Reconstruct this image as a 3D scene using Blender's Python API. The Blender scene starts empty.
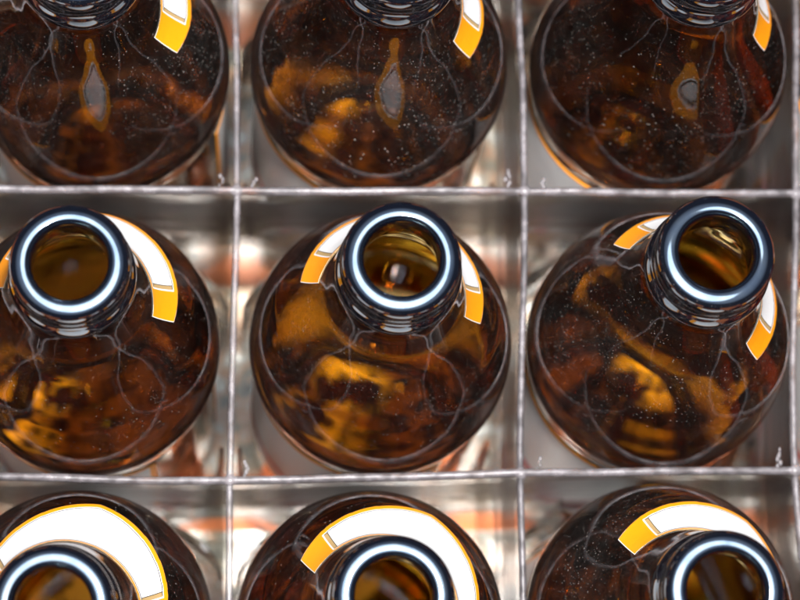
import bpy, bmesh, math, random
from mathutils import Vector, Matrix, noise

random.seed(7)
sc = bpy.context.scene
COL = sc.collection
MM = 0.001
PITCH, H, GRID = 67.0, 190.0, 118.0      # millimetres: cell pitch, bottle height, top of the dividers
RING = True                              # the crate goes on past the frame, full of bottles

# ------------------------------------------------------------------ node helpers
def new_mat(name):
    m = bpy.data.materials.new(name); m.use_nodes = True
    nt = m.node_tree; nt.nodes.clear()
    return m, nt, nt.nodes, nt.links

def node(N, typ, **kw):
    n = N.new(typ)
    for k, v in kw.items():
        if k.startswith('in_'):
            n.inputs[k[3:].replace('_', ' ')].default_value = v
        else:
            setattr(n, k, v)
    return n

def math_node(N, L, op, a, b=None, clamp=False):
    n = N.new('ShaderNodeMath'); n.operation = op; n.use_clamp = clamp
    for i, v in enumerate((a, b)):
        if v is None: continue
        if hasattr(v, 'links'): L.new(v, n.inputs[i])
        else: n.inputs[i].default_value = v
    return n.outputs[0]

def ramp(N, L, src, lo, hi):
    n = N.new('ShaderNodeMapRange'); n.clamp = True
    L.new(src, n.inputs['Value'])
    n.inputs['From Min'].default_value = lo; n.inputs['From Max'].default_value = hi
    return n.outputs['Result']

# ------------------------------------------------------------------ materials
def glass_material():
    m, nt, N, L = new_mat('brown_bottle_glass')
    out = node(N, 'ShaderNodeOutputMaterial')
    tc = node(N, 'ShaderNodeTexCoord'); oi = node(N, 'ShaderNodeObjectInfo')
    # every bottle gets its own dust
    shift = node(N, 'ShaderNodeVectorMath', operation='MULTIPLY_ADD')
    comb = node(N, 'ShaderNodeCombineXYZ')
    for i in range(3): L.new(oi.outputs['Random'], comb.inputs[i])
    L.new(comb.outputs[0], shift.inputs[0]); shift.inputs[1].default_value = (1.7, 2.9, 3.7)
    L.new(tc.outputs['Object'], shift.inputs[2])
    P = shift.outputs[0]
    sep = node(N, 'ShaderNodeSeparateXYZ'); L.new(tc.outputs['Object'], sep.inputs[0])
    lipmask = ramp(N, L, sep.outputs['Z'], 0.1745, 0.1760)

    pr = node(N, 'ShaderNodeBsdfPrincipled')
    pr.inputs['Base Color'].default_value = (1, 1, 1, 1)
    pr.inputs['Transmission Weight'].default_value = 1.0
    pr.inputs['IOR'].default_value = 1.52
    pr.inputs['Roughness'].default_value = 0.005
    # hot-end oxide coating on the finish: stronger, bluish-purple reflection
    lip = node(N, 'ShaderNodeBsdfPrincipled')
    lip.inputs['Base Color'].default_value = (0.003, 0.004, 0.008, 1)
    lip.inputs['Transmission Weight'].default_value = 0.35
    lip.inputs['IOR'].default_value = 1.6
    lip.inputs['Roughness'].default_value = 0.08
    ln = node(N, 'ShaderNodeTexNoise', in_Scale=260.0, in_Detail=2.0); L.new(P, ln.inputs['Vector'])
    thick = math_node(N, L, 'MULTIPLY_ADD', ln.outputs['Fac'], 50.0); thick.node.inputs[2].default_value = 22.0
    L.new(thick, lip.inputs['Thin Film Thickness']); lip.inputs['Thin Film IOR'].default_value = 2.1
    mixl = node(N, 'ShaderNodeMixShader')
    L.new(lipmask, mixl.inputs[0]); L.new(pr.outputs[0], mixl.inputs[1]); L.new(lip.outputs[0], mixl.inputs[2])

    # faint hammered unevenness of moulded glass
    bn = node(N, 'ShaderNodeTexNoise', in_Scale=55.0, in_Detail=1.5); L.new(P, bn.inputs['Vector'])
    bump = node(N, 'ShaderNodeBump', in_Strength=0.01, in_Distance=0.0005); L.new(bn.outputs['Fac'], bump.inputs['Height'])
    L.new(bump.outputs[0], pr.inputs['Normal'])

    # dust: sharp specks, finer grit and a dry haze
    def specks(scale, thr, soft):
        v = node(N, 'ShaderNodeTexVoronoi', in_Scale=scale, in_Randomness=1.0); L.new(P, v.inputs['Vector'])
        csep = node(N, 'ShaderNodeSeparateColor'); L.new(v.outputs['Color'], csep.inputs[0])
        rad = math_node(N, L, 'POWER', csep.outputs[0], 6.0)
        rad = math_node(N, L, 'MULTIPLY', rad, thr)
        d = math_node(N, L, 'SUBTRACT', rad, v.outputs['Distance'])
        return ramp(N, L, d, 0.0, soft)
    dens = node(N, 'ShaderNodeTexNoise', in_Scale=42.0, in_Detail=3.0); L.new(P, dens.inputs['Vector'])
    patch = ramp(N, L, dens.outputs['Fac'], 0.36, 0.64)
    big = node(N, 'ShaderNodeTexNoise', in_Scale=24.0, in_Detail=2.0); L.new(P, big.inputs['Vector'])
    drift = math_node(N, L, 'ADD', math_node(N, L, 'MULTIPLY', ramp(N, L, big.outputs['Fac'], 0.38, 0.66), 0.9), 0.12)
    s1 = specks(1400.0, 0.33, 0.06)
    s2 = math_node(N, L, 'MULTIPLY', specks(2600.0, 0.42, 0.08), patch)
    hz = node(N, 'ShaderNodeTexNoise', in_Scale=260.0, in_Detail=7.0, in_Roughness=0.8); L.new(P, hz.inputs['Vector'])
    haze = math_node(N, L, 'MULTIPLY', ramp(N, L, hz.outputs['Fac'], 0.35, 0.85), patch)
    haze = math_node(N, L, 'MULTIPLY_ADD', haze, 0.022); haze.node.inputs[2].default_value = 0.002
    d = math_node(N, L, 'MAXIMUM', math_node(N, L, 'MULTIPLY', math_node(N, L, 'MULTIPLY', s1, drift), 0.34), math_node(N, L, 'MULTIPLY', s2, 0.26))
    d = math_node(N, L, 'MAXIMUM', d, haze)
    # only on the outer skin (attribute written on the faces), hardly any on the lip
    at = node(N, 'ShaderNodeAttribute', attribute_name='dusty')
    d = math_node(N, L, 'MULTIPLY', d, at.outputs['Fac'])
    own = math_node(N, L, 'MULTIPLY_ADD', oi.outputs['Random'], 0.8); own.node.inputs[2].default_value = 0.6      # some bottles are dustier
    d = math_node(N, L, 'MULTIPLY', d, own)
    dif = node(N, 'ShaderNodeBsdfDiffuse'); dif.inputs['Color'].default_value = (0.62, 0.55, 0.50, 1)
    mixd = node(N, 'ShaderNodeMixShader')
    L.new(d, mixd.inputs[0]); L.new(mixl.outputs[0], mixd.inputs[1]); L.new(dif.outputs[0], mixd.inputs[2])
    # golden glow painted in patches on the bottle floor, where the flash lands
    ar = node(N, 'ShaderNodeAttribute', attribute_name='glow_patch')
    rn = node(N, 'ShaderNodeTexNoise', in_Scale=80.0, in_Detail=5.0, in_Roughness=0.6); L.new(P, rn.inputs['Vector'])
    rf = math_node(N, L, 'MULTIPLY', ramp(N, L, rn.outputs['Fac'], 0.47, 0.58), ar.outputs['Fac'])
    glow_dif = node(N, 'ShaderNodeBsdfDiffuse'); glow_dif.inputs['Color'].default_value = (0.90, 0.72, 0.30, 1)
    mixr = node(N, 'ShaderNodeMixShader')
    L.new(rf, mixr.inputs[0]); L.new(mixd.outputs[0], mixr.inputs[1]); L.new(glow_dif.outputs[0], mixr.inputs[2])
    L.new(mixr.outputs[0], out.inputs['Surface'])
    ab = node(N, 'ShaderNodeVolumeAbsorption')
    ab.inputs['Color'].default_value = (0.858, 0.700, 0.0, 1); ab.inputs['Density'].default_value = 1650.0
    L.new(ab.outputs[0], out.inputs['Volume'])
    return m

def plain(name, col, rough=0.5, spec=0.4, var=0.06, scale=300.0, coat=0.0):
    m, nt, N, L = new_mat(name)
    out = node(N, 'ShaderNodeOutputMaterial'); pr = node(N, 'ShaderNodeBsdfPrincipled')
    tc = node(N, 'ShaderNodeTexCoord')
    n = node(N, 'ShaderNodeTexNoise', in_Scale=scale, in_Detail=4.0); L.new(tc.outputs['Object'], n.inputs['Vector'])
    mix = node(N, 'ShaderNodeMix', data_type='RGBA')
    L.new(n.outputs['Fac'], mix.inputs[0])
    mix.inputs[6].default_value = (*[c * (1 - var) for c in col], 1)
    mix.inputs[7].default_value = (*[min(1, c * (1 + var)) for c in col], 1)
    L.new(mix.outputs[2], pr.inputs['Base Color'])
    pr.inputs['Roughness'].default_value = rough; pr.inputs['Specular IOR Level'].default_value = spec
    pr.inputs['Coat Weight'].default_value = coat
    bn = node(N, 'ShaderNodeTexNoise', in_Scale=180.0, in_Detail=3.0); L.new(tc.outputs['Object'], bn.inputs['Vector'])
    bp = node(N, 'ShaderNodeBump', in_Strength=0.25, in_Distance=0.0004); L.new(bn.outputs['Fac'], bp.inputs['Height'])
    L.new(bp.outputs[0], pr.inputs['Normal'])
    L.new(pr.outputs[0], out.inputs['Surface'])
    return m

def plastic_material():
    """cloudy clear polypropylene, thin sheets"""
    m, nt, N, L = new_mat('cloudy_clear_plastic')
    out = node(N, 'ShaderNodeOutputMaterial')
    tc = node(N, 'ShaderNodeTexCoord')
    tr = node(N, 'ShaderNodeBsdfTransparent'); tr.inputs['Color'].default_value = (0.93, 0.93, 0.92, 1)
    pr = node(N, 'ShaderNodeBsdfPrincipled')
    pr.inputs['Base Color'].default_value = (0.21, 0.19, 0.20, 1)
    pr.inputs['Roughness'].default_value = 0.34
    sep = node(N, 'ShaderNodeSeparateXYZ'); L.new(tc.outputs['Object'], sep.inputs[0])
    top = ramp(N, L, sep.outputs['Z'], (GRID - 8.0) * MM, (GRID - 0.8) * MM)   # the pale, denser upper edge
    n = node(N, 'ShaderNodeTexNoise', in_Scale=320.0, in_Detail=4.0, in_Roughness=0.55); L.new(tc.outputs['Object'], n.inputs['Vector'])
    n2 = node(N, 'ShaderNodeTexNoise', in_Scale=60.0, in_Detail=3.0); L.new(tc.outputs['Object'], n2.inputs['Vector'])
    band = ramp(N, L, sep.outputs['Z'], (GRID - 26.0) * MM, (GRID - 20.0) * MM)      # the upper strip is thicker and cloudier
    wall = math_node(N, L, 'MULTIPLY_ADD', ramp(N, L, n2.outputs['Fac'], 0.35, 0.7), 0.06); wall.node.inputs[2].default_value = 0.012
    wall = math_node(N, L, 'ADD', wall, math_node(N, L, 'MULTIPLY', band, 0.13))
    edge = math_node(N, L, 'MULTIPLY_ADD', ramp(N, L, n.outputs['Fac'], 0.35, 0.65), 0.40); edge.node.inputs[2].default_value = 0.22  # bright noise patches painted in as glints along the edge
    mixf = node(N, 'ShaderNodeMix', data_type='FLOAT')
    L.new(top, mixf.inputs[0]); L.new(wall, mixf.inputs[2]); L.new(edge, mixf.inputs[3])
    b = node(N, 'ShaderNodeBump', in_Strength=0.3, in_Distance=0.0006); L.new(n.outputs['Fac'], b.inputs['Height'])
    L.new(b.outputs[0], pr.inputs['Normal'])
    mx = node(N, 'ShaderNodeMixShader')
    L.new(mixf.outputs[0], mx.inputs[0]); L.new(tr.outputs[0], mx.inputs[1]); L.new(pr.outputs[0], mx.inputs[2])
    gl = node(N, 'ShaderNodeBsdfGlossy'); gl.inputs['Roughness'].default_value = 0.16
    fr = node(N, 'ShaderNodeFresnel'); fr.inputs['IOR'].default_value = 1.10
    mg = node(N, 'ShaderNodeMixShader')
    L.new(fr.outputs[0], mg.inputs[0]); L.new(mx.outputs[0], mg.inputs[1]); L.new(gl.outputs[0], mg.inputs[2])
    L.new(mg.outputs[0], out.inputs['Surface'])
    return m

def ground_material():
    m, nt, N, L = new_mat('terracotta_ground')
    out = node(N, 'ShaderNodeOutputMaterial'); pr = node(N, 'ShaderNodeBsdfPrincipled')
    tc = node(N, 'ShaderNodeTexCoord')
    n = node(N, 'ShaderNodeTexNoise', in_Scale=70.0, in_Detail=6.0); L.new(tc.outputs['Object'], n.inputs['Vector'])
    cr = node(N, 'ShaderNodeValToRGB'); L.new(n.outputs['Fac'], cr.inputs[0])
    cr.color_ramp.elements[0].position = 0.3; cr.color_ramp.elements[0].color = (0.36, 0.07, 0.011, 1)
    cr.color_ramp.elements[1].position = 0.7; cr.color_ramp.elements[1].color = (0.54, 0.14, 0.025, 1)
    L.new(cr.outputs[0], pr.inputs['Base Color']); pr.inputs['Roughness'].default_value = 0.7
    L.new(pr.outputs[0], out.inputs['Surface'])
    return m

def web_material():
    m, nt, N, L = new_mat('glossy_clear_plastic')
    out = node(N, 'ShaderNodeOutputMaterial')
    tr = node(N, 'ShaderNodeBsdfTransparent'); tr.inputs['Color'].default_value = (0.95, 0.95, 0.94, 1)
    gl = node(N, 'ShaderNodeBsdfGlossy'); gl.inputs['Roughness'].default_value = 0.14
    fr = node(N, 'ShaderNodeFresnel'); fr.inputs['IOR'].default_value = 1.42
    mg = node(N, 'ShaderNodeMixShader')
    L.new(fr.outputs[0], mg.inputs[0]); L.new(tr.outputs[0], mg.inputs[1]); L.new(gl.outputs[0], mg.inputs[2])
    L.new(mg.outputs[0], out.inputs['Surface'])
    return m

def base_material():
    m, nt, N, L = new_mat('dirty_crate_base')
    out = node(N, 'ShaderNodeOutputMaterial'); pr = node(N, 'ShaderNodeBsdfPrincipled')
    tc = node(N, 'ShaderNodeTexCoord')
    n = node(N, 'ShaderNodeTexNoise', in_Scale=95.0, in_Detail=5.0, in_Roughness=0.6); L.new(tc.outputs['Object'], n.inputs['Vector'])
    cr = node(N, 'ShaderNodeValToRGB'); L.new(n.outputs['Fac'], cr.inputs[0])
    e = cr.color_ramp.elements
    e[0].position = 0.36; e[0].color = (0.035, 0.032, 0.02, 1)
    e[1].position = 0.66; e[1].color = (0.80, 0.79, 0.75, 1)
    for p, c in ((0.44, (0.14, 0.125, 0.08, 1)), (0.50, (0.30, 0.15, 0.07, 1)), (0.58, (0.28, 0.27, 0.22, 1))):
        q = e.new(p); q.color = c
    L.new(cr.outputs[0], pr.inputs['Base Color']); pr.inputs['Roughness'].default_value = 0.3
    L.new(pr.outputs[0], out.inputs['Surface'])
    return m

def glow_back_material():
    # back of the labels: amber glows painted as lighter patches, different on each bottle
    m, nt, N, L = new_mat('label_paper_back')
    out = node(N, 'ShaderNodeOutputMaterial'); pr = node(N, 'ShaderNodeBsdfPrincipled')
    tc = node(N, 'ShaderNodeTexCoord'); oi = node(N, 'ShaderNodeObjectInfo')
    ad = node(N, 'ShaderNodeVectorMath', operation='ADD')
    L.new(tc.outputs['Object'], ad.inputs[0]); L.new(oi.outputs['Random'], ad.inputs[1])
    n = node(N, 'ShaderNodeTexNoise', in_Scale=38.0, in_Detail=4.0, in_Roughness=0.55); L.new(ad.outputs[0], n.inputs['Vector'])
    cr = node(N, 'ShaderNodeValToRGB'); L.new(n.outputs['Fac'], cr.inputs[0])
    e = cr.color_ramp.elements
    e[0].position = 0.57; e[0].color = (0.06, 0.05, 0.03, 1)
    e[1].position = 0.66; e[1].color = (0.42, 0.25, 0.09, 1)
    L.new(cr.outputs[0], pr.inputs['Base Color']); pr.inputs['Roughness'].default_value = 0.6
    L.new(pr.outputs[0], out.inputs['Surface'])
    return m

GLASS = glass_material()
WEB = web_material()
PLASTIC = plastic_material()
GROUND = ground_material()
GREYBASE = base_material()
LABEL_MATS = [
    plain('label_golden_orange', (0.82, 0.285, 0.005), 0.32, 0.5, 0.05, 900.0),
    plain('label_white_paper', (0.76, 0.76, 0.76), 0.35, 0.5, 0.02, 900.0),
    plain('label_brown_line', (0.035, 0.022, 0.014), 0.4, 0.4, 0.05),
    plain('label_tan_band', (0.42, 0.28, 0.12), 0.4, 0.4, 0.05),
    glow_back_material(),
    plain('label_pink_print', (0.62, 0.20, 0.22), 0.4, 0.4, 0.15, 400.0),
]
ORANGE, WHITE, BROWN, TAN, BACK, PINK = range(6)

# ------------------------------------------------------------------ mesh helpers
def mesh_obj(name, me, parent=None, mats=()):
    o = bpy.data.objects.new(name, me); COL.objects.link(o)
    for m in mats: me.materials.append(m)
    if parent: o.parent = parent
    return o

def catmull(pts, n=5):
    res = []
    for i in range(len(pts) - 1):
        p0 = pts[max(i - 1, 0)]; p1 = pts[i]; p2 = pts[i + 1]; p3 = pts[min(i + 2, len(pts) - 1)]
        for k in range(n):
            t = k / n
            res.append(tuple(0.5 * ((2 * p1[c]) + (-p0[c] + p2[c]) * t + (2 * p0[c] - 5 * p1[c] + 4 * p2[c] - p3[c]) * t * t
                                    + (-p0[c] + 3 * p1[c] - 3 * p2[c] + p3[c]) * t ** 3) for c in (0, 1)))
    res.append(pts[-1]); return res

# ------------------------------------------------------------------ the bottle
OUTER = [(0.0, 3.0), (12, 2.4), (20, 1.0), (24, 0.2), (26.6, 1.0), (28.3, 4), (28.8, 9), (28.9, 16), (28.9, 40), (28.9, 70), (28.9, 92), (28.95, 97),
         (29.4, 101), (30.15, 105), (30.5, 109), (30.3, 113.5), (29.6, 118.5), (28.0, 125), (25.4, 132), (22.4, 138.5), (19.5, 145), (17.0, 151.5), (15.2, 158),
         (13.9, 164.5), (13.0, 170), (12.6, 174.2)]
LIP = [(12.6, 174.2), (12.75, 174.9), (13.15, 175.6), (13.35, 176.6), (13.3, 178.6), (12.9, 180.2), (12.45, 181.4), (12.35, 183.0), (12.45, 184.6),
       (12.55, 186.2), (12.4, 187.9), (12.0, 189.0), (11.45, 189.55), (10.75, 189.84), (10.0, 189.98), (9.3, 189.98), (8.7, 189.82), (8.2, 189.3), (7.88, 188.4), (7.8, 187)]
INNER = [(7.8, 187), (8.1, 180), (9.6, 172), (11.1, 165), (12.8, 158), (14.7, 151), (17.2, 144), (20.1, 137), (23.1, 130), (25.7, 123.5),
         (27.6, 117), (28.4, 111), (28.2, 105), (27.3, 99), (27.0, 92), (27.0, 70), (27.0, 40), (26.9, 14), (26.2, 8.6), (24.2, 5.6), (20, 4.6), (14, 5.6), (7, 6.4), (0.0, 6.8)]
PROFILE_OUT = catmull(OUTER, 5)

def r_at(z):
    for (r0, z0), (r1, z1) in zip(PROFILE_OUT, PROFILE_OUT[1:]):
        if z0 <= z <= z1 and z1 > z0 and r0 > 11:
            return r0 + (r1 - r0) * (z - z0) / (z1 - z0)
    return 28.9

def build_glass(seg=112):
    prof = PROFILE_OUT[:-1] + catmull(LIP, 4)[:-1] + catmull(INNER, 4)
    n_out = len(PROFILE_OUT) - 1
    bm = bmesh.new(); dl = bm.faces.layers.float.new('dusty'); rl = bm.faces.layers.float.new('glow_patch')
    rings = []
    for r, z in prof:
        if r < 1e-6:
            rings.append([bm.verts.new((0, 0, z * MM))])
        else:
            rings.append([bm.verts.new((r * MM * math.cos(2 * math.pi * k / seg), r * MM * math.sin(2 * math.pi * k / seg), z * MM)) for k in range(seg)])
    for i, (a, b) in enumerate(zip(rings, rings[1:])):
        dusty = 1.0 if i < n_out else (0.22 if i < n_out + 48 else 0.0)
        zm = prof[i][1]; glow_patch = 0.0 if i < n_out + 72 else (0.85 if zm < 10 and prof[i][0] < 23.5 else 0.0)  # inner floor faces that carry the painted glow
        for k in range(seg):
            k2 = (k + 1) % seg
            if len(a) == 1: vs = (a[0], b[k2], b[k])
            elif len(b) == 1: vs = (a[k], a[k2], b[0])
            else: vs = (a[k], a[k2], b[k2], b[k])
            f = bm.faces.new(vs); f.smooth = True; f[dl] = dusty; f[rl] = glow_patch
    bmesh.ops.recalc_face_normals(bm, faces=bm.faces)
    me = bpy.data.meshes.new('bottle_glass'); bm.to_mesh(me); bm.free()
    return me

def sheet_mesh(name, grid, mats_of, off_in=0.04, off_out=0.16):
    """paper that follows the glass: grid[i][j] = (angle, z); two skins and an edge"""
    ni, nj = len(grid), len(grid[0])
    bm = bmesh.new()
    def skin(off):
        vs = []
        for row in grid:
            vr = []
            for a, z in row:
                e = 0.5; dr = (r_at(z + e) - r_at(z - e)) / (2 * e); l = math.hypot(1, dr)
                r = r_at(z) + off / l; zz = z - off * dr / l
                vr.append(bm.verts.new((r * MM * math.cos(a), r * MM * math.sin(a), zz * MM)))
            vs.append(vr)
        return vs
    o, inn = skin(off_out), skin(off_in)
    for i in range(ni - 1):
        for j in range(nj - 1):
            f = bm.faces.new((o[i][j], o[i + 1][j], o[i + 1][j + 1], o[i][j + 1])); f.material_index = mats_of(i, j); f.smooth = True
            f = bm.faces.new((inn[i][j], inn[i][j + 1], inn[i + 1][j + 1], inn[i + 1][j])); f.material_index = BACK; f.smooth = True
    loop = [(i, 0) for i in range(ni)] + [(ni - 1, j) for j in range(1, nj)] + [(i, nj - 1) for i in range(ni - 2, -1, -1)] + [(0, j) for j in range(nj - 2, 0, -1)]
    for (a, b) in zip(loop, loop[1:] + loop[:1]):
        f = bm.faces.new((o[a[0]][a[1]], o[b[0]][b[1]], inn[b[0]][b[1]], inn[a[0]][a[1]])); f.material_index = BACK
    bmesh.ops.recalc_face_normals(bm, faces=bm.faces)
    me = bpy.data.meshes.new(name); bm.to_mesh(me); bm.free()
    return me

def slant_table(z_top, z_bot, n=160):
    t = [(0.0, z_top)]; s = 0
    for k in range(1, n + 1):
        z0 = z_top + (z_bot - z_top) * (k - 1) / n; z1 = z_top + (z_bot - z_top) * k / n
        s += math.hypot(z1 - z0, r_at(z1) - r_at(z0)); t.append((s, z1))
    return t

def z_on(t, s):
    for (s0, z0), (s1, z1) in zip(t, t[1:]):
        if s <= s1: return z0 + (z1 - z0) * (s - s0) / max(s1 - s0, 1e-9)
    return t[-1][1]

def build_neck_label():
    """a C of paper round the foot of the neck, deepest in the middle, ends cut on the slant"""
    z_in = lambda u: 157.5 - 3.5 * abs(u) ** 1.5
    z_out = lambda u: 130.5 + 12.5 * abs(u) ** 0.95
    tbl = slant_table(160.0, 128.0)
    s_of = lambda z: next(s for s, zz in tbl if zz <= z + 1e-6)
    U_F, U_G = 0.71, 1.0                       # where the printed field ends, where the gold tip ends
    us = sorted(set([round(-U_F + 2 * U_F * k / 96, 5) for k in range(97)]
                    + [s * (U_F + d) for s in (-1, 1) for d in (0.006, 0.030, 0.036, 0.048, 0.09, 0.14, 0.19, 0.23, 0.26, 0.283, 0.29)]))
    rows_top = [0.0, 0.12, 1.25, 1.65, 2.1]; rows_bot = [3.0, 2.58, 2.15, 0.15, 0.0]
    grid = []
    for u in us:
        sa, sb = s_of(z_in(u)), s_of(z_out(u)); W = sb - sa
        ss = [sa + d for d in rows_top] + [sa + 2.1 + (W - 5.1) * q / 4 for q in (1, 2, 3)] + [sb - d for d in rows_bot]
        half = lambda s: math.radians(91 - 6.0 * (s - sa) / W)
        grid.append([(u * half(s), z_on(tbl, s)) for s in ss])
    nj = len(grid[0])
    def mats_of(i, j):
        um = abs((us[i] + us[i + 1]) / 2) - U_F
        if j == 0 or j == nj - 2: return TAN if um < 0.2 else WHITE
        if um > 0.283: return WHITE
        if um > 0.048 or j == 1 or j == nj - 3: return ORANGE
        if um > 0.036: return WHITE
        if j == 2 or j == nj - 4: return WHITE
        if um > 0.030: return TAN
        if j == 3 or j == nj - 5: return BROWN
        if um > 0.006: return TAN
        if um > 0.0: return BROWN
        return WHITE
    return sheet_mesh('neck_label', grid, mats_of)

def build_body_label(mid, half, z0, z1):
    angs = [mid - half + d / 28.9 for d in (0, 1.8, 2.3)] + [mid - half + 2.3 / 30.5 + (2 * half - 4.6 / 30.5) * k / 40 for k in range(1, 40)] + [mid + half - d / 30.5 for d in (2.3, 1.8, 0)]
    zs = [z0, z0 + 2, z0 + 2.5, z0 + 9, z0 + 15, z0 + 22, z0 + 30, z1 - 12, z1 - 2.6, z1 - 2.1, z1]
    def arch(a, z):                            # the top edge rises a little to the middle
        k = max(0.0, (z - z0) / (z1 - z0)); return z + 2.5 * k * (1 - ((a - mid) / half) ** 2)
    grid = [[(a, arch(a, z)) for z in zs] for a in angs]
    ni, nj = len(angs), len(zs)
    def mats_of(i, j):
        if i == 0 or i == ni - 2 or j == 0 or j == nj - 2: return ORANGE
        if i == 1 or i == ni - 3 or j == 1 or j == nj - 3: return BROWN if j == 1 else WHITE
        if j == 3: return PINK
        return WHITE
    return sheet_mesh('body_label', grid, mats_of)

ME_GLASS = build_glass()
ME_NECK = build_neck_label()
ME_FRONT = build_body_label(0.0, math.radians(87), 34, 93)
ME_REAR = build_body_label(math.radians(158), math.radians(65), 36, 93)
for me in (ME_NECK, ME_FRONT, ME_REAR):
    for m in LABEL_MATS: me.materials.append(m)
ME_GLASS.materials.append(GLASS)

def make_bottle():
    t = bpy.data.objects.new('beer_bottle', None); COL.objects.link(t); t.empty_display_size = 0.03
    t['category'] = 'bottle'; t['group'] = 'empty brown bottles standing in the crate'
    mesh_obj('bottle_glass', ME_GLASS, t)
    mesh_obj('neck_label', ME_NECK, t)
    mesh_obj('body_label', ME_FRONT, t)
    mesh_obj('body_label', ME_REAR, t)
    return t

def copy_bottle(src):
    t = src.copy(); COL.objects.link(t)
    for ch in src.children:
        c = ch.copy(); COL.objects.link(c); c.parent = t
    return t

# (column, row): rim centre x, y; shoulder centre x, y (mm, at heights 190 and 112), label direction in degrees, label text
BOTTLES = [
    ((0, 0),   (1.4, 1.4),    (0.9, -1.6),   77, 'empty brown bottle at the centre of nine, gold label tips both sides of its mouth'),
    ((-1, 0),  (-66.8, 0.2),  (-66.7, -2.0), 79, 'empty brown bottle directly left of the centre bottle, white label curving right of its mouth'),
    ((1, 0),   (66.8, 3.1),   (65.5, -1.2),  50, 'empty brown bottle directly right of the centre bottle, leaning its mouth towards the upper right'),
    ((-1, -1), (-69.0, -70.4), (-67.9, -66.9), 77, 'empty brown bottle in the bottom left corner, broad white label over its cropped mouth'),
    ((0, -1),  (-0.6, -68.2), (-1.8, -66.7), 61, 'empty brown bottle directly below the centre bottle, white label arching over its mouth'),
    ((1, -1),  (66.7, -67.2), (64.7, -64.9), 50, 'empty brown bottle in the bottom right corner, gold label end left of its mouth'),
    ((-1, 1),  (-66.2, 67.0), (-64.9, 64.6), 64, 'empty brown bottle in the top left corner, wide gold label tip right of its neck'),
    ((0, 1),   (1.4, 68.2),   (0.8, 65.4),   60, 'empty brown bottle directly above the centre bottle, gold label tip at its right'),
    ((1, 1),   (67.7, 69.2),  (67.2, 65.3),  66, 'empty brown bottle in the top right corner, sliver of gold label at its right'),
]
if RING:
    where = {(-2, 0): 'left of the middle row', (2, 0): 'right of the middle row', (-2, 1): 'left of the top row', (2, 1): 'right of the top row',
             (-2, -1): 'left of the bottom row', (2, -1): 'right of the bottom row', (-1, -2): 'below the bottom left bottle', (0, -2): 'below the bottom middle bottle',
             (1, -2): 'below the bottom right bottle', (-1, 2): 'above the top left bottle', (0, 2): 'above the top middle bottle', (1, 2): 'above the top right bottle'}
    for (i, j), w in where.items():
        c = (i * PITCH + random.uniform(-1.2, 1.2), j * PITCH + random.uniform(-1.2, 1.2))
        BOTTLES.append(((i, j), (c[0] + random.uniform(-1, 1), c[1] + random.uniform(-1, 1)), c, random.uniform(45, 80),
                        'empty brown bottle past the frame, ' + w))

proto = make_bottle()
for n, (ij, rim, body, deg, text) in enumerate(BOTTLES):
    o = proto if n == 0 else copy_bottle(proto)
    lean = Vector((rim[0] - body[0], rim[1] - body[1], H - 112.0)).normalized()
    base = Vector((rim[0], rim[1], H)) - lean * H
    q = Vector((0, 0, 1)).rotation_difference(lean)
    sink = 25.0 * math.hypot(lean.x, lean.y)          # a leaning bottle stands on the low edge of its heel
    o.rotation_mode = 'QUATERNION'
    o.rotation_quaternion = q @ Matrix.Rotation(math.radians(deg), 3, 'Z').to_quaternion()
    o.location = (base.x * MM, base.y * MM, (base.z + sink * 0.9 - 0.2) * MM)
    o['label'] = text

# ------------------------------------------------------------------ the crate
crate = bpy.data.objects.new('bottle_crate', None); COL.objects.link(crate)
crate['label'] = 'cloudy clear plastic bottle crate whose divider grid holds the nine brown bottles'
crate['category'] = 'crate'
NODE_OFF = {(-.5, .5): (.9, -.3), (.5, .5): (1.0, .2), (-.5, -.5): (-.3, -1.1), (.5, -.5): (-.9, .7), (1.5, .5): (-2.0, 0), (1.5, -.5): (-4.4, 1.5)}
LINES = [-2.5, -1.5, -.5, .5, 1.5, 2.5]
def crate_node(i, j):
    d = NODE_OFF.get((i, j), (0.0, 0.0)); return i * PITCH + d[0], j * PITCH + d[1]

def lerp_line(pts, step=1.5):
    c = catmull(pts, int(PITCH / step)); return c

def wall_mesh(name, pts, axis, top, thick, bead, zbot=1.0):
    """one divider: a thin sheet with a rounded, slightly chewed bead along its upper edge"""
    sec = [(-thick / 2, zbot), (-thick / 2, top - 40), (-thick / 2, top - 14), (-thick / 2 - .05, top - 3.0), (-bead / 2, top - 1.8), (-bead * .48, top - .9), (-bead * .30, top - .2), (0, top),
           (bead * .30, top - .2), (bead * .48, top - .9), (bead / 2, top - 1.8), (thick / 2 + .05, top - 3.0), (thick / 2, top - 14), (thick / 2, top - 40), (thick / 2, zbot)]
    bm = bmesh.new(); rows = []
    for k, (x, y) in enumerate(pts):
        w1 = noise.noise(Vector((x * .05, y * .05, 3.1 if axis else 9.7))); w2 = noise.noise(Vector((x * .6, y * .6, 5.5)))
        row = []
        for q, (s, z) in enumerate(sec):
            upper = max(0.0, min(1.0, (z - top + 4) / 4))
            dz = (w1 * .7 + w2 * .10) * upper; ds = s + (w1 * .25 + noise.noise(Vector((x * .8, y * .8, q))) * .06 * upper)
            p = (x, y + ds, z + dz) if axis == 0 else (x + ds, y, z + dz)
            row.append(bm.verts.new([c * MM for c in p]))
        rows.append(row)
    for a, b in zip(rows, rows[1:]):
        for q in range(len(sec)):
            q2 = (q + 1) % len(sec)
            f = bm.faces.new((a[q], b[q], b[q2], a[q2])); f.smooth = True
    for r, rev in ((rows[0], False), (rows[-1], True)):
        bm.faces.new(r[::-1] if rev else r)
    return bm

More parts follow.
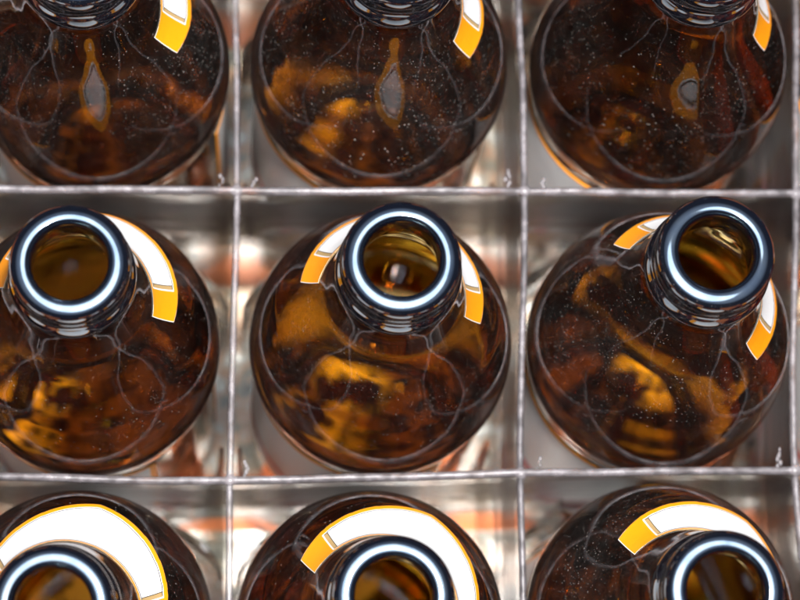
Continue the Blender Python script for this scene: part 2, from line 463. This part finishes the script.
def add_blob(bm, c, r, sx=1, sy=1, sz=1, seed=0.0):
    res = bmesh.ops.create_icosphere(bm, subdivisions=2, radius=1.0)
    for v in res['verts']:
        k = 1 + .35 * noise.noise(v.co * 1.7 + Vector((seed, seed * 2, 0)))
        v.co = Vector(((c[0] + v.co.x * r * sx * k) * MM, (c[1] + v.co.y * r * sy * k) * MM, (c[2] + v.co.z * r * sz * k) * MM))
        for f in v.link_faces: f.smooth = True

def finish(bm, name, parent, mat):
    bmesh.ops.recalc_face_normals(bm, faces=bm.faces)
    me = bpy.data.meshes.new(name); bm.to_mesh(me); bm.free()
    return mesh_obj(name, me, parent, [mat])

for j in LINES:                                     # dividers running left to right
    outer = abs(j) > 2
    pts = lerp_line([crate_node(i, j) for i in LINES])
    bm = wall_mesh('divider', pts, 0, GRID + (6 if outer else 0), 3.0 if outer else 1.2, 4.0 if outer else 1.9)
    if not outer:
        for i in LINES[1:-1]:
            x, y = crate_node(i, j)
            add_blob(bm, (x, y, GRID - .5), 1.5, 1, 1, .62, i + j)                 # bump added at the crossing to make a glint
            for s in random.sample((-1, 1), random.choice((1, 1, 2))):                # curls of flash left by the mould
                for k in range(random.choice((3, 4, 5, 6))):
                    add_blob(bm, (x + s * random.uniform(3.2, 4.6), y + 1.2 + k * .75, GRID - .9 + random.uniform(-.3, .5)), random.uniform(.25, .5), 1, 1.5, 1, k + i * 3)
    finish(bm, 'outer_wall' if outer else 'divider', crate, PLASTIC)
for i in LINES:                                     # dividers running away from the viewer
    outer = abs(i) > 2
    pts = lerp_line([crate_node(i, j) for j in LINES])
    if outer: pts = pts[2:-2]
    bm = wall_mesh('divider', pts, 1, GRID - .35 + (5 if outer else 0), 3.0 if outer else 1.1, 4.0 if outer else 1.6)
    finish(bm, 'outer_wall' if outer else 'divider', crate, PLASTIC)

# curved webs low in the corners of each cell, from divider to divider
def web_mesh(i, j, q):
    c = [crate_node(i + a, j + b) for a, b in ((.5, .5), (-.5, .5), (-.5, -.5), (.5, -.5))][q]
    rad, n = 15.0, 9
    sx, sy = ((-1, -1), (1, -1), (1, 1), (-1, 1))[q]
    cx, cy = c[0] + sx * (rad + 1.6), c[1] + sy * (rad + 1.6)
    bm = bmesh.new(); cols = []
    for k in range(n + 1):
        a = math.radians(90 * q + 90 * k / n); ca, sa = math.cos(a), math.sin(a)
        zt = 58 - 16 * (1 - abs(2 * k / n - 1) ** 2)
        cols.append([bm.verts.new(((cx + r * ca) * MM, (cy + r * sa) * MM, z * MM)) for r, z in ((rad, 1.2), (rad, zt), (rad - 1.1, zt), (rad - 1.1, 1.2))])
    for p, q2 in zip(cols, cols[1:]):
        for t in range(4):
            f = bm.faces.new((p[t], q2[t], q2[(t + 1) % 4], p[(t + 1) % 4])); f.smooth = t in (0, 2)
    bm.faces.new(cols[0]); bm.faces.new(cols[-1][::-1])
    return bm
for i in (-1, 0, 1):
    for j in (-1, 0, 1):
        for q in range(4):
            finish(web_mesh(i, j, q), 'corner_web', crate, WEB)

# base: slats across, with a slot just behind every divider line
def box(bm, x0, x1, y0, y1, z0, z1):
    v = [bm.verts.new((x * MM, y * MM, z * MM)) for z in (z0, z1) for x, y in ((x0, y0), (x1, y0), (x1, y1), (x0, y1))]
    for f in ((3, 2, 1, 0), (4, 5, 6, 7), (0, 1, 5, 4), (1, 2, 6, 5), (2, 3, 7, 6), (3, 0, 4, 7)):
        bm.faces.new([v[k] for k in f])
bm = bmesh.new(); E = 2.5 * PITCH
ys = [-E] + [q for j in LINES[:-1] for q in (j * PITCH + 2.0, j * PITCH + 17.0)] + [E]
for k in range(0, len(ys), 2):
    box(bm, -E, E, ys[k], ys[k + 1], -3.0, 0.0)
bmesh.ops.bevel(bm, geom=bm.edges[:], offset=.0006, segments=2, affect='EDGES')
finish(bm, 'crate_base', crate, GREYBASE)

# ------------------------------------------------------------------ the ground
bm = bmesh.new()
for v in bmesh.ops.create_grid(bm, x_segments=40, y_segments=40, size=1.6)['verts']:
    v.co.z = -.0042 + .0002 * noise.noise(v.co * 40)
g = finish(bm, 'ground', None, GROUND); g['kind'] = 'structure'
g['label'] = 'orange terracotta ground under the crate'

# ------------------------------------------------------------------ light
def area(name, loc, target, size, power, col):
    d = bpy.data.lights.new(name, 'AREA'); d.shape = 'DISK'; d.size = size; d.energy = power; d.color = col
    o = bpy.data.objects.new(name, d); COL.objects.link(o); o.location = loc
    o.rotation_euler = (Vector(target) - Vector(loc)).to_track_quat('-Z', 'Y').to_euler()
    return o
area('flash', (.018, -.022, .90), (0, 0, .15), .045, 24.0, (1.0, .97, .95))
area('soft_overhead', (0, .02, 1.35), (0, 0, .15), .85, 10.0, (.78, .89, 1.0))     # added soft lamp overhead, for broad bright rings on the lips

w = bpy.data.worlds.new('World'); sc.world = w; w.use_nodes = True
N, L = w.node_tree.nodes, w.node_tree.links
bg = N['Background']; tc = N.new('ShaderNodeTexCoord'); gr = N.new('ShaderNodeSeparateXYZ'); L.new(tc.outputs['Generated'], gr.inputs[0])
cr = N.new('ShaderNodeValToRGB'); L.new(gr.outputs['Z'], cr.inputs[0])
cr.color_ramp.elements[0].position = 0.72; cr.color_ramp.elements[0].color = (.035, .032, .03, 1)
cr.color_ramp.elements[1].position = 1.0; cr.color_ramp.elements[1].color = (1.6, 1.9, 2.5, 1)
L.new(cr.outputs[0], bg.inputs['Color']); bg.inputs['Strength'].default_value = .5

# ------------------------------------------------------------------ camera
cam = bpy.data.cameras.new('camera'); co = bpy.data.objects.new('camera', cam); COL.objects.link(co)
M = Matrix(((0.998345493979993, -0.006061646714541919, -0.05717981364915439, -0.03299558336),
            (-0.005592508315783853, 0.979476986525633, -0.2014784274243843, -0.12698528888),
            (0.05722760261081909, 0.20146485873663694, 0.9778225361453096, 0.76999861868), (0, 0, 0, 1)))
co.matrix_world = M
cam.sensor_width = 36; cam.lens = 2890 * 36 / 800; cam.clip_start = .01; cam.clip_end = 50
cam.dof.use_dof = True; cam.dof.focus_distance = .622; cam.dof.aperture_fstop = 14.0; cam.dof.aperture_blades = 0
sc.camera = co

# ------------------------------------------------------------------ render
sc.render.engine = 'CYCLES'
cy = sc.cycles
cy.max_bounces = 18; cy.transmission_bounces = 16; cy.glossy_bounces = 8; cy.diffuse_bounces = 4; cy.transparent_max_bounces = 32
cy.caustics_reflective = True; cy.caustics_refractive = True; cy.blur_glossy = .3
cy.sample_clamp_indirect = 40.0; cy.sample_clamp_direct = 0
cy.use_denoising = True
try: cy.denoiser = 'OPENIMAGEDENOISE'
except Exception: pass
vs = sc.view_settings; sc.display_settings.display_device = 'sRGB'
vs.view_transform = 'Standard'; vs.look = 'None'; vs.gamma = 1; vs.use_curve_mapping = False; vs.exposure = 0.0
